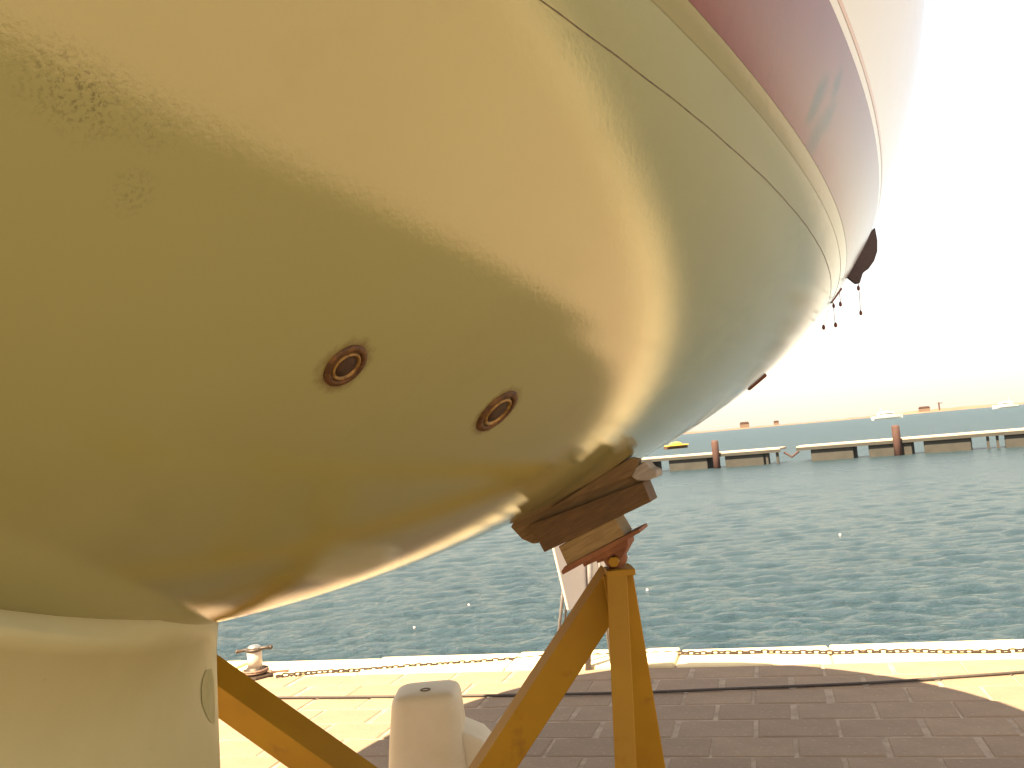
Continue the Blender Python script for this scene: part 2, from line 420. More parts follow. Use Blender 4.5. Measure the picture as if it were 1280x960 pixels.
band('waterline_seam', ZS - .00045, ZS + .00045, M_SEAM, proud=.0003, rows=1, sl=0, wob=.00018)

# keel: a foil that flares into the hull
def make_keel():
    vs, fs = [], []; s_te0, s_te1 = 1.295, 1.20; s_le0, s_le1 = .30, .46
    top = raw_z(1.2); zs = [.10 + (top - .15 - .10) * k / 10 for k in range(11)] + [top - .15 + .15 * k / 12 for k in range(1, 13)] + [top + .02, top + .05, top + .09]; nk = 56
    for z in zs:
        f_ = min(max((z - .1) / (top - .1), 0), 1); te = s_te1 + (s_te0 - s_te1) * f_; le = s_le1 + (s_le0 - s_le1) * f_
        fl = min(max(0, (z - (top - .12)) / .12), 1)
        for k in range(nk):
            a = 2 * math.pi * k / nk; c = .5 - .5 * math.cos(a)      # 0 at leading edge, 1 at trailing edge
            s_ = le + (te - le) * c; zz = z + (keelz(s_) - top) * f_ ** 2
            th = .066 * (c ** .5) * (1 - c) ** .42 * 2.0 * (1.0 if z > .2 else .8) + .010 + .065 * fl ** 3 * math.sin(math.pi * c ** .6)
            if zz > keelz(s_): th = min(th, max(half(s_, zz) - .004, .004))
            if abs(math.sin(a)) < 1e-6: th = 0
            vs.append(((1 if math.sin(a) >= 0 else -1) * th, s_, zz))
    for i in range(len(zs) - 1):
        for k in range(nk):
            fs.append((i * nk + k, i * nk + (k + 1) % nk, (i + 1) * nk + (k + 1) % nk, (i + 1) * nk + k))
    fs.append(list(range(nk))[::-1]); fs.append([(len(zs) - 1) * nk + k for k in range(nk)])
    return mesh('keel', vs, fs, M_KEEL, boat, smooth=True)
keel = make_keel()
box('keel_block', b2w(0, .87, .05), (.34, 1.1, .10), wood('keel_block_wood', (0.20, 0.12, 0.06), (0.3, 0.19, 0.1), (0, 1, 0)), None, bevel=.006, rz=-TH)
tag(bpy.data.objects['keel_block'], 'dark timber block lying under the keel of the boat', 'timber block')

def through_hull(P, R):
    n_ = hull_normal(P[1], P[2]); base = Vector((half(P[1], P[2]), P[1], P[2])) - n_ * .004
    bm = bmesh.new(); add_lathe(bm, base, [(R * 1.0, 0), (R * 1.0, .0045), (R * .96, .006), (R * .80, .0066), (R * .74, .006), (R * .70, .003), (R * .70, .001)], 36, n_, (0, 0, 1))
    o = bm_obj('through_hull', bm, M_BRONZE, boat, smooth=True)
    bm = bmesh.new(); add_lathe(bm, base, [(R * .66, .001), (R * .66, .006), (R * .60, .007), (R * .55, .0063), (R * .52, .003)], 36, n_, (0, 0, 1))
    bm_obj('inner_ring', bm, M_RINGLIT, o, smooth=True)
    bm = bmesh.new(); add_lathe(bm, base, [(R * .50, .001), (R * .50, .0052), (R * .2, .0056)], 28, n_, (0, 0, 1))
    bm_obj('bore', bm, M_DARK, o, smooth=True)
    return o
o = through_hull(TH1, .0195); o['label'] = 'rusty through-hull fitting farther from the stand'
o = through_hull(TH2, .0275); o['label'] = 'rusty through-hull fitting nearer to the stand'
# small dark red plate at the turn of the bilge
P = (half(2.70, CAM_H + .128), 2.70, CAM_H + .128); n_ = hull_normal(P[1], P[2])
tz = Vector((0, 0, 1)); tz = (tz - n_ * tz.dot(n_)).normalized(); ty = n_.cross(tz)
bm = bmesh.new(); add_box(bm, Vector(P) + n_ * .001, ty, tz, n_, .10, .062, .012)
bm_obj('red_plate', bm, simple('plate_dark_red', (0.13, 0.035, 0.03), (0.09, 0.03, 0.025), 60, .7), boat, bevel=.005)

# deck, cabin, rail (above the picture, they cast the shadow on the quay)
dv, df = [], []
for s in ss:
    b = beam(s) - .004
    for k in range(9):
        x = -b + 2 * b * k / 8; dv.append((x, s, ZT - .004 + .05 * (1 - (x / max(b, .02)) ** 2) * min(1, b)))
for i in range(len(ss) - 1):
    for k in range(8): df.append((i * 9 + k, i * 9 + k + 1, i * 9 + 10 + k, i * 9 + 9 + k))
mesh('deck', dv, df, M_DECK, boat, smooth=True)
bm = bmesh.new(); v1, v2 = [], []
for k in range(40):
    a = 2 * math.pi * k / 40; c, s_ = math.cos(a), math.sin(a)
    px = .72 * abs(c) ** .7 * (1 if c > 0 else -1); py = 1.2 + 1.35 * abs(s_) ** .7 * (1 if s_ > 0 else -1); px *= (.62 + .38 * (py + .2) / 2.8)
    v1.append(bm.verts.new((px, py, ZT + .02))); v2.append(bm.verts.new((px * .86, 1.2 + (py - 1.2) * .92, ZT + .30)))
for k in range(40): bm.faces.new((v1[k], v1[(k + 1) % 40], v2[(k + 1) % 40], v2[k]))
bm.faces.new(v2); bm.faces.new(v1[::-1])
coach = bm_obj('coachroof', bm, M_DECK, boat, bevel=.03)
for sd in (-1, 1):
    for yy in (.7, 1.5):
        box('cabin_window', (sd * (.655 + .09 * (yy - .7)), yy, ZT + .16), (.02, .5, .10), M_GLASS, coach, bevel=.008, rz=-sd * .10)
bm = bmesh.new()
for sd in (-1, 1): add_tube(bm, [(sd * (beam(s) - .02), s, ZT + .02) for s in np.linspace(-2.8, 4.98, 90)], .018, 6)
bm_obj('toe_rail', bm, M_TEAK, boat)

# added canvas sheet on four poles, unseen, shaped to cast the near shadow edge
AWS, AWW = (-3.0, -1.16, .06, 1.64, 2.8), (.30, .80, 1.25, 1.59, 1.66); aw = []
for q in range(13):
    s_ = -3.0 + 5.65 * q / 12; hwid = np.interp(s_, AWS, AWW)
    for k in range(9):
        x = -1 + k / 4; aw.append((x * hwid if x > 0 else x * 1.75, s_, 3.30 + .10 * (1 - x * x) - .02 * math.sin(q * math.pi / 3) ** 2))
awf = [(q * 9 + k, q * 9 + k + 1, q * 9 + 10 + k, q * 9 + 9 + k) for q in range(12) for k in range(8)]
caster = mesh('shadow_caster', aw, awf, simple('caster_canvas', (0.40, 0.36, 0.28), (0.46, 0.42, 0.33), 6, .9), boat, smooth=True)
md = caster.modifiers.new('thickness', 'SOLIDIFY'); md.thickness = .008
for sd in (-1, 1):
    for s_, x_ in ((-.3, .22), (2.5, 1.45)):
        bm = bmesh.new(); hw_ = np.interp(s_, AWS, AWW); add_tube(bm, [(sd * x_, s_, ZT), (sd * x_, s_, 3.30 + .10 * (1 - (x_ / hw_) ** 2))], .014, 8); bm_obj('caster_pole', bm, M_DECK, caster)

# worn paint patch by the after edge of the keel
from mathutils.bvhtree import BVHTree
kb = BVHTree.FromPolygons([v.co.copy() for v in keel.data.vertices], [tuple(p.vertices) for p in keel.data.polygons])
co_ = Vector(w2b((0, 0, CAM_H)))
wv, wf = [], []
px = [(257, 838), (264, 836), (267, 852), (268, 880), (268, 905), (262, 902), (257, 893), (252, 880), (251, 862), (253, 848)]
for x, y in [(261, 870)] + px + [((x + 261) / 2, (y + 870) / 2) for x, y in px]:
    d = Vector(ray(x, y)); d = Vector((d.x * math.cos(TH) - d.y * math.sin(TH), d.x * math.sin(TH) + d.y * math.cos(TH), d.z)).normalized()
    h_, n_, _, _ = kb.ray_cast(co_, d)
    while h_ is None: x -= 1; d = Vector(ray(x, y)); d = Vector((d.x * math.cos(TH) - d.y * math.sin(TH), d.x * math.sin(TH) + d.y * math.cos(TH), d.z)).normalized(); h_, n_, _, _ = kb.ray_cast(co_, d)
    wv.append(h_ + Vector((.0007, 0, 0)))
np_ = len(px)
for i in range(np_):
    k = (i + 1) % np_; wf += [(0, 1 + np_ + i, 1 + np_ + k), (1 + np_ + i, 1 + i, 1 + k, 1 + np_ + k)]
mesh('worn_patch', wv, wf, M_WORN, keel)

# ------------------------------------------------------------------ boat stands
t = NT('stand_yellow_paint'); g = t.noise(11, 6, .7); r2 = t.noise(4, 4, .6)
col = t.mix(t.ramp(r2, .3, .7), (0.31, 0.165, 0.002), (0.25, 0.12, 0.002))
col = t.mix(t.ramp(g, .60, .74, 0, .6), col, (0.15, 0.06, 0.008)); t.bump(g, .25, .003)
M_STAND = t.fin(col, .62, 0, 1.38)
M_RUST = simple('rusty_steel', (0.14, 0.05, 0.02), (0.25, 0.10, 0.04), 30, .8, .2, .5)
def angle_leg(bm, a, b, wd, th, fdir):
    """an L-section bar from a to b, its corner pointing along fdir"""
    a, b = Vector(a), Vector(b); d = (b - a).normalized(); f_ = Vector(fdir); f_ = (f_ - d * f_.dot(d)).normalized(); s_ = d.cross(f_)
    p = ((f_ + s_).normalized(), (f_ - s_).normalized()); e1, e2 = -p[0], -p[1]
    prof = [Vector((0, 0, 0)), e1 * wd, e1 * wd + e2 * th, e1 * th + e2 * th, e2 * wd + e1 * th, e2 * wd]
    add_prism(bm, [a + q for q in prof], b - a)
def stand(top, feet, dirs, wds, th, name_label, starts=None):
    """tripod: three angle-iron legs under a collar with a screw"""
    root = tag(empty('boat_stand', (top.x, top.y, 0)), *name_label, group='yellow boat stands under the hull')
    off = Vector((top.x, top.y, 0))
    for ft, fd, wd, st_ in zip(feet, dirs, wds, starts or [top] * 3):
        bm = bmesh.new(); ft = Vector(ft); angle_leg(bm, st_ - off, ft - off, wd, th, fd)
        leg = bm_obj('leg', bm, M_STAND, root, bevel=.0015, segs=1)
        bm = bmesh.new(); add_box(bm, ft - off + Vector((0, 0, .006)), (1, 0, 0), (0, 1, 0), (0, 0, 1), .14, .14, .012); bm_obj('foot_plate', bm, M_STAND, leg, bevel=.002, segs=1)
    mid = [(Vector(f_) * .55 + top * .45) - off for f_ in feet]
    for i in range(3):
        bm = bmesh.new(); d = mid[(i + 1) % 3] - mid[i]; angle_leg(bm, mid[i], mid[(i + 1) % 3], .04, .005, (0, 0, 1)); bm_obj('brace', bm, M_STAND, root)
    bm = bmesh.new(); add_box(bm, top - off + Vector((0, 0, -.006)), (1, 0, 0), (0, 1, 0), (0, 0, 1), .046 * wds[0] / .056, .060 * wds[0] / .056, .012); bm_obj('top_plate', bm, M_STAND, root, bevel=.001, segs=1)
    return root, off

# head frame of the near stand: the hull surface where the pad bears
hc = hull_hit(738, 603.5); hn = hull_normal(hc[1], hc[2]); R3 = Matrix.Rotation(-TH, 3, 'Z'); hn = R3 @ hn; HC = b2w(*hc)
AX = Vector((-hn.z, 0, hn.x)).normalized(); CX = hn.cross(AX).normalized()
if CX.y < 0: CX = -CX
YAW = math.radians(14); c1 = Matrix.Rotation(YAW, 3, hn) @ CX; CX = c1 if c1.x > (Matrix.Rotation(-YAW, 3, hn) @ CX).x else Matrix.Rotation(-YAW, 3, hn) @ CX; AX = CX.cross(hn).normalized()
if CX.y < 0: CX = -CX
FRONT = HC - CX * .0; KS = HC.y / 1.5
def fp(x, y, back=0): return at_plane(x, y, FRONT, CX) + CX * (back * KS)
D0 = FRONT.y
top1 = fp(767, 716, .055)
LA, LB, LC = fp(750, 721, .055), fp(780, 718, .030), fp(784, 721, .060)
def foot(a, x, y, dY):
    b = at_y(x, y, a.y + dY); return a + (b - a) * (a.z / (a.z - b.z))
st1, off1 = stand(top1, [foot(LA, 597, 960, .01), foot(LB, 796, 960, -.09), foot(LC, 832, 960, .06)],
      [(-.75, -.7, .0), (.7, -.72, 0), (.7, -.72, 0)], (.056 * KS, .033 * KS, .050 * KS), .007,
      ('yellow angle iron tripod stand under the timber blocks, right of the keel', 'boat stand'), [LA, LB, LC])
bm = bmesh.new(); add_tube(bm, [top1 - off1 + Vector((0, 0, -.03)), fp(764, 700, .055) - off1], .011 * KS, 12); bm_obj('screw', bm, M_RUST, st1)
bm = bmesh.new(); add_lathe(bm, fp(762, 703, .055) - off1, [(r_ * KS, h_ * KS) for r_, h_ in ((.004, -.019), (.013, -.015), (.019, -.006), (.020, .004), (.015, .013), (.006, .019))], 20, CX); bm_obj('knuckle', bm, M_RUST, st1, smooth=True)
bm = bmesh.new(); add_lathe(bm, fp(764, 705, .032) - off1, [(.0085 * KS, -.012), (.0085 * KS, .004)], 6, CX); bm_obj('bolt', bm, M_STAND, st1)
def slab(name, px, back0, back1, mat, parent=None, bevel=.002, off=Vector()):
    bm = bmesh.new(); add_prism(bm, [fp(x, y, back0) - off for x, y in px], CX * ((back1 - back0) * KS)); return bm_obj(name, bm, mat, parent, bevel=bevel)
slab('saddle', [(743, 707), (740, 700), (776, 681), (781, 687), (774, 700), (764, 696), (752, 704)], .025, .085, M_RUST, st1, .001, off1)
slab('head_plate', [(704, 718), (702, 714), (706, 708), (788, 666), (799, 661), (801, 665)], -.004, .09, M_RUST, st1, .0008, off1)
slab('head_bracket', [(728, 710), (726, 705), (783, 675), (784, 684)], .012, .08, M_RUST, st1, .001, off1)
W_MID = wood('old_pine', (0.19, 0.12, 0.04), (0.29, 0.195, 0.08), AX); W_DK = wood('dark_timber', (0.075, 0.038, 0.010), (0.125, 0.066, 0.020), AX); W_TOP = wood('worn_plank', (0.125, 0.072, 0.026), (0.20, 0.125, 0.05), AX)
W_END = wood('grey_weathered_wood', (0.22, 0.19, 0.16), (0.33, 0.29, 0.24), AX)
tag(slab('timber_block', [(698, 683), (768, 647), (781, 669), (709, 707)], .0, .085, W_MID, bevel=.0015), 'short pale timber block, lowest on the head of the right stand', 'timber block', 'timber blocks on the stand')
tag(slab('timber_block', [(662, 656), (804, 602), (814, 627), (681, 690), (675, 679)], -.004, .085, W_DK, bevel=.0015), 'thick dark timber beam, the largest block on the right stand', 'timber block', 'timber blocks on the stand')
tag(slab('plank', [(636, 660), (640, 652), (655, 643), (790, 588), (804, 603), (664, 662), (675, 679), (664, 681), (650, 675)], .012, .06, W_TOP, bevel=.0015), 'brown plank with rounded end sticking out left over the dark timber beam', 'plank', 'planks wedged under the hull')
tag(slab('plank', [(660, 642), (688, 617), (738, 594), (744, 594), (744, 610), (668, 645)], .008, .035, W_TOP, bevel=.001), 'left of the two thin wedges pressed against the hull on the right stand', 'plank', 'planks wedged under the hull')
tag(slab('plank', [(690, 634), (748, 597), (788, 572), (798, 574), (797, 592)], .002, .038, W_TOP, bevel=.001), 'right and higher of the two thin wedges pressed against the hull', 'plank', 'planks wedged under the hull')
tag(slab('wood_offcut', [(789, 596), (794, 585), (806, 576), (813, 585), (821, 588), (822, 596), (808, 601), (796, 601)], .0, .07, W_END, bevel=.003), 'small grey weathered wood offcut at the right tip of the stacked blocks', 'offcut')

# far stand seen behind the keel
t2 = b2w(-.78, 2.35, 1.27); g1 = at_y(318, 888, t2.y - .02); k_ = (0.012 - t2.z) / (g1.z - t2.z); ft = t2 + (g1 - t2) * k_
st2, off2 = stand(t2, [(ft.x, ft.y, 0.0), (t2.x - .55, t2.y - .40, 0), (t2.x - .35, t2.y + .50, 0)], [(.25, -1, .3), (-.6, -1, 0), (-.6, 1, 0)], (.088, .088, .088), .008,
      ('yellow tripod stand behind the keel, only one slanting leg in view', 'boat stand'))
zz = t2.z
hz = hull_normal(2.35, 1.4)
s2n = Vector((-hz.x, hz.y, hz.z))
bm = bmesh.new()
tcon = [z for z in np.linspace(keelz(2.35), ZT, 600) if half(2.35, z) > .78][0]
add_tube(bm, [t2 - off2 + Vector((0, 0, -.03)), Vector((0, 0, tcon - .075))], .016, 10); bm_obj('screw', bm, M_RUST, st2)
pc = b2w(-.78, 2.35, tcon) ; pn = R3 @ Vector((-hull_normal(2.35, tcon).x, hull_normal(2.35, tcon).y, hull_normal(2.35, tcon).z))
pa = Vector((-pn.z, 0, pn.x)).normalized(); pb = pn.cross(pa).normalized()
bm = bmesh.new(); add_box(bm, pc + pn * .042, pa, pb, pn, .24, .14, .07)
tag(bm_obj('timber_block', bm, W_DK, bevel=.004), 'timber pad between the hull and the stand behind the keel', 'timber block', 'timber blocks on the stand')

# ------------------------------------------------------------------ things hung on the far flank of the hull
M_CANVAS = simple('dark_canvas', (0.045, 0.035, 0.04), (0.07, 0.055, 0.06), 80, .85, stretch=(1, 1, 3)); M_CORD = simple('brown_cord', (0.16, 0.09, 0.06), (0.22, 0.13, 0.09), 200, .8)
M_BEAD = simple('dark_red_bead', (0.16, 0.04, 0.035), (0.11, 0.03, 0.03), 120, .5)
YF = 2.80
flap = empty('canvas_flap', at_y(1080, 320, YF)); tag(flap, 'dark canvas flap with a hanging cord at the right edge of the hull', 'canvas flap')
o0 = Vector(flap.location)
bm = bmesh.new(); add_prism(bm, [at_y(x, y, YF) - o0 for x, y in ((1094, 284), (1097, 300), (1097, 314), (1093, 326), (1086, 336), (1079, 341), (1075, 354), (1070, 355), (1056, 344), (1068, 325), (1084, 295))], Vector((.004, .022, .002)))
bm_obj('flap', bm, M_CANVAS, flap, bevel=.003)
def cord(parent, o0, x0, y0, x1, y1, Y, r=.0009):
    a, b = at_y(x0, y0, Y) - o0, at_y(x1, y1, Y) - o0; b.x, b.y = a.x + (b.x - a.x) * 1.0, a.y
    bm = bmesh.new(); add_tube(bm, [a, a.lerp(b, .5), b], r, 6); bm_obj('cord', bm, M_CORD, parent)
def bead(parent, o0, x, y, Y, r=.0045, h=.008):
    p = at_y(x, y, Y) - o0; bm = bmesh.new(); add_lathe(bm, p, [(r * .4, -h), (r, -h * .6), (r * 1.1, 0), (r * .8, h * .6), (r * .3, h)], 10); bm_obj('bead', bm, M_BEAD, parent, smooth=True)
cord(flap, o0, 1073, 352, 1076, 393, YF + .01); bead(flap, o0, 1073, 360, YF + .01); bead(flap, o0, 1076, 391, YF + .01)
bar = empty('short_bar', at_y(1045, 369, YF)); tag(bar, 'short dark bar with beaded cords hanging below the canvas flap', 'bar')
o0 = Vector(bar.location)
bm = bmesh.new(); add_tube(bm, [at_y(1051, 360, YF) - o0, at_y(1038, 378, YF) - o0], .006, 8); bm_obj('rod', bm, M_BEAD, bar)
cord(bar, o0, 1041, 375, 1044, 407, YF); bead(bar, o0, 1042, 382, YF, .004); bead(bar, o0, 1044.5, 406, YF, .005)
cord(bar, o0, 1049, 363, 1051, 381, YF); bead(bar, o0, 1050.5, 380, YF, .0045)
cord(bar, o0, 1039, 377, 1029, 410, YF, .0006); bead(bar, o0, 1029.5, 409, YF, .005)

# ------------------------------------------------------------------ pale block on the paving
t = NT('beige_plastic'); g = t.noise(7, 5, .6); t.bump(t.noise(50, 4, .6), .12, .003)
M_BEIGE = t.fin(t.mix(t.ramp(g, .3, .75), (0.60, 0.51, 0.36), (0.52, 0.42, 0.27)), .5)
YB = 3.25
pc = at_y(529, 873, YB); top_z = pc.z
blk = tag(empty('mooring_block', (pc.x, pc.y + .12, 0)), 'pale beige tapered block with rounded top and small hole, on the paving', 'block')
def rr_ring(cx, hw, hd, z, r, n=9, sq=3.2):
    out = []
    for k in range(4 * n):
        a = 2 * math.pi * k / (4 * n); c, s_ = math.cos(a), math.sin(a)
        out.append((cx + hw * abs(c) ** (2 / sq) * (1 if c >= 0 else -1), hd * abs(s_) ** (2 / sq) * (1 if s_ >= 0 else -1), z))
    return out
def loft(name, rings, mat, parent):
    vs = [v for r_ in rings for v in r_]; n = len(rings[0]); fs = []
    for i in range(len(rings) - 1):
        for k in range(n): fs.append((i * n + k, i * n + (k + 1) % n, (i + 1) * n + (k + 1) % n, (i + 1) * n + k))
    fs.append(list(range(n))[::-1]); fs.append([(len(rings) - 1) * n + k for k in range(n)])
    return mesh(name, vs, fs, mat, parent, smooth=True)
hw0 = 43 / F * YB; T = top_z
prof = [(0, 1.42), (.10, 1.36), (T * .45, 1.22), (T - .14, 1.08), (T - .050, 1.0), (T - .030, .985), (T - .014, .95), (T - .004, .90), (T + .004, .78), (T + .008, .45), (T + .009, .02)]
body = loft('body', [rr_ring(-.03 * (T - z), hw0 * k, .125 * k, z + .012 * 0, 0, sq=5.5) for z, k in prof], M_BEIGE, blk)
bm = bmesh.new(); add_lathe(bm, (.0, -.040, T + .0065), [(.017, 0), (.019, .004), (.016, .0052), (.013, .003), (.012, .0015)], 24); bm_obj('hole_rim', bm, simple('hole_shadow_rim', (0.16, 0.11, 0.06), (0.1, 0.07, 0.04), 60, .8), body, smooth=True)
vs = [(x, y, z) for y in (-.10, .10) for x, z in ((.0, 0), (.27, 0), (.25, T - .33), (.235, T - .22), (.19, T - .165), (.09, T - .115), (.0, T - .11))]
bm = bmesh.new(); add_prism(bm, [Vector(v) for v in vs[:7]], Vector((0, .2, 0))); bm_obj('foot', bm, M_BEIGE, blk, bevel=.012, segs=3, smooth=True)

# ------------------------------------------------------------------ mooring bollard, chain, cable, sign
M_WHITE = simple('bollard_white_paint', (0.62, 0.55, 0.46), (0.46, 0.38, 0.30), 20, .5); M_BLACK = simple('worn_black_iron', (0.045, 0.035, 0.03), (0.10, 0.07, 0.05), 40, .55, .5)
M_CHAIN = simple('rusty_chain', (0.022, 0.011, 0.006), (0.05, 0.026, 0.013), 60, .75, .2)
M_STEEL = simple('bright_steel', (0.5, 0.47, 0.42), (0.62, 0.58, 0.5), 30, .25, .9)
BP = at_z(320, 846, 0)
bol = tag(empty('mooring_bollard', BP, ang), 'short pale mooring bollard with a cross bar on the quay edge', 'bollard')
bm = bmesh.new(); add_lathe(bm, (0, 0, 0), [(.135, 0), (.14, .008), (.135, .018), (.11, .022)], 6); bm_obj('base_plate', bm, M_CHAIN, bol, bevel=.003)
bm = bmesh.new(); add_lathe(bm, (0, 0, .02), [(.085, 0), (.085, .02), (.07, .035), (.062, .05), (.06, .052)], 28); bm_obj('skirt', bm, M_BLACK, bol, smooth=True)
bm = bmesh.new(); add_lathe(bm, (0, 0, .07), [(.054, 0), (.052, .06), (.054, .115), (.05, .118)], 28); bm_obj('post', bm, M_WHITE, bol, smooth=True)
bm = bmesh.new(); add_lathe(bm, (0, 0, .186), [(.058, 0), (.062, .008), (.058, .018), (.05, .02)], 28); cap = bm_obj('collar', bm, M_BLACK, bol, smooth=True)
bm = bmesh.new(); add_lathe(bm, (0, 0, .206), [(.048, 0), (.046, .012), (.034, .022), (.015, .027), (.003, .028)], 24); bm_obj('cap', bm, M_STEEL, bol, smooth=True)
bm = bmesh.new(); add_tube(bm, [(-.125, -.02, .190), (-.06, -.01, .197), (0, 0, .2), (.06, .01, .203), (.125, .02, .207)], [.013, .011, .011, .011, .013], 10); bm_obj('cross_bar', bm, M_BLACK, bol, smooth=True)
for sx in (-1, 1):
    bm = bmesh.new(); add_lathe(bm, (sx * .127, sx * .0205, .1985 + sx * .0085), [(.008, -.012), (.016, -.006), (.016, .006), (.008, .012)], 12, (1, .16, .06)); bm_obj('bar_end', bm, M_BLACK, bol, smooth=True)
# rope turns round the foot
bm = bmesh.new(); add_tube(bm, [((.088 + .004 * math.sin(k)) * math.cos(k * .35), .09 * math.sin(k * .35), .028 + .0007 * k) for k in range(44)] + [(.13, .0, .03), (.17, .07, .02), (.2, .12, .012)], .008, 6)
tag(bm_obj('mooring_rope', bm, M_CORD), 'brown rope wound round the foot of the mooring bollard', 'rope'); r_ = bpy.data.objects['mooring_rope']; r_.location = BP; r_.rotation_euler = (0, 0, ang)

# chain
def link_mesh():
    bm = bmesh.new(); L, W, r = .021, .0125, .0056; rings = []
    for k in range(12):
        a = 2 * math.pi * k / 12; c, s_ = math.cos(a), math.sin(a); p = Vector((W * c + (L - 0) * (1 if c > 0 else -1) * (abs(c) > .3) * .6, W * s_, 0)); nn = Vector((c, s_, 0))
        rings.append([bm.verts.new(p + nn * (r * math.cos(b)) + Vector((0, 0, r * math.sin(b)))) for b in (0, 1.2566, 2.5133, 3.7699, 5.0265)])
    for k in range(12):
        a, b = rings[k], rings[(k + 1) % 12]
        for j in range(5): bm.faces.new((a[j], a[(j + 1) % 5], b[(j + 1) % 5], b[j]))
    bmesh.ops.recalc_face_normals(bm, faces=bm.faces); me = bpy.data.meshes.new('chain_link'); bm.to_mesh(me); bm.free(); me.materials.append(M_CHAIN); me.polygons.foreach_set('use_smooth', [True] * len(me.polygons)); return me
LM = link_mesh()
cp = [at_z(x, y, .012) for x, y in ((342, 846), (380, 842), (440, 838), (520, 833), (600, 827), (680, 822), (760, 819), (840, 817), (900, 816), (1000, 816), (1100, 815), (1200, 815), (1280, 814), (1360, 812), (1440, 809))]; cp.append(cp[-1] + EU * 3.2)
chain = tag(empty('mooring_chain', cp[0]), 'rusty chain lying along the quay edge from the bollard', 'chain')
pts = []
for a, b in zip(cp, cp[1:]):
    n = max(2, int((b - a).length / .01)); pts += [a.lerp(b, k / n) for k in range(n)]
acc = 0; last = pts[0]; k = 0; PITCH_L = .038
for i in range(1, len(pts)):
    acc += (pts[i] - pts[i - 1]).length
    if acc >= PITCH_L:
        p = pts[i]; d = (p - last).normalized(); acc = 0; last = p
        sw = .010 * math.sin(k * .31) + .006 * math.sin(k * .83)
        o = bpy.data.objects.new('chain_link', LM); C.objects.link(o); o.parent = chain; o.location = p - cp[0] + EV * sw + Vector((0, 0, .002))
        o.rotation_euler = ((math.pi / 2 - .5 if k % 2 else .25) + random.uniform(-.3, .3), 0, math.atan2(d.y, d.x) + random.uniform(-.12, .12)); k += 1

# cable
cb = [at_z(x, y, .009) for x, y in ((60, 876), (200, 873.5), (310, 872.5), (480, 871), (640, 869), (800, 865.5), (900, 861.5), (1000, 857.5), (1100, 853), (1200, 846), (1280, 840), (1400, 829))]
cb = [cb[0] + (cb[0] - cb[1]).normalized() * 5] + cb + [cb[-1] + EU * 1.5 + EV * .05, cb[-1] + EU * 6]
bm = bmesh.new()
sm = []
for i in range(len(cb) - 1):
    p0, p1, p2, p3 = cb[max(i - 1, 0)], cb[i], cb[i + 1], cb[min(i + 2, len(cb) - 1)]
    for k in range(8):
        q = k / 8; sm.append(.5 * ((2 * p1) + (p2 - p0) * q + (2 * p0 - 5 * p1 + 4 * p2 - p3) * q * q + (3 * p1 - p0 - 3 * p2 + p3) * q ** 3))
add_tube(bm, sm, .0085, 7)
tag(bm_obj('cable', bm, simple('dark_cable', (0.035, 0.024, 0.018), (0.055, 0.04, 0.03), 30, .6), smooth=True), 'thin dark cable stretched across the paving, nearer than the chain', 'cable')

# sign board on a small tripod
SB_ = at_z(735, 838, 0); YS = SB_.y
sign = tag(empty('sign_board', SB_), 'blank white board on thin grey metal legs behind the right stand', 'sign')
M_BOARD = simple('white_board', (0.72, 0.64, 0.58), (0.66, 0.58, 0.52), 6, .5); M_GREY = simple('grey_pipe', (0.20, 0.18, 0.18), (0.28, 0.25, 0.24), 20, .5, .5)
NB = Vector((.76, -.65, .0)).normalized(); bc = [at_plane(x, y, SB_ + Vector((-.02, -.06, 0)), NB) - SB_ for x, y in ((683, 645), (757, 636), (757, 748), (711, 763))]
bm = bmesh.new(); add_prism(bm, bc, NB * -.018); bm_obj('board', bm, M_BOARD, sign, bevel=.004)
for (x0, y0, x1, y1, dY, r) in ((714, 640, 697, 806, .0, .011), (720, 640, 706, 778, .03, .008), (738, 640, 735, 838, .02, .02), (741, 640, 766, 842, .05, .012)):
    a, b = at_y(x0, y0, YS + dY) - SB_, at_y(x1, y1, YS + dY) - SB_
    if b.z > .012: b = a + (b - a) * ((a.z - .01) / (a.z - b.z))
    bm = bmesh.new(); add_tube(bm, [a, b], r, 10); bm_obj('leg', bm, M_GREY, sign, smooth=True)

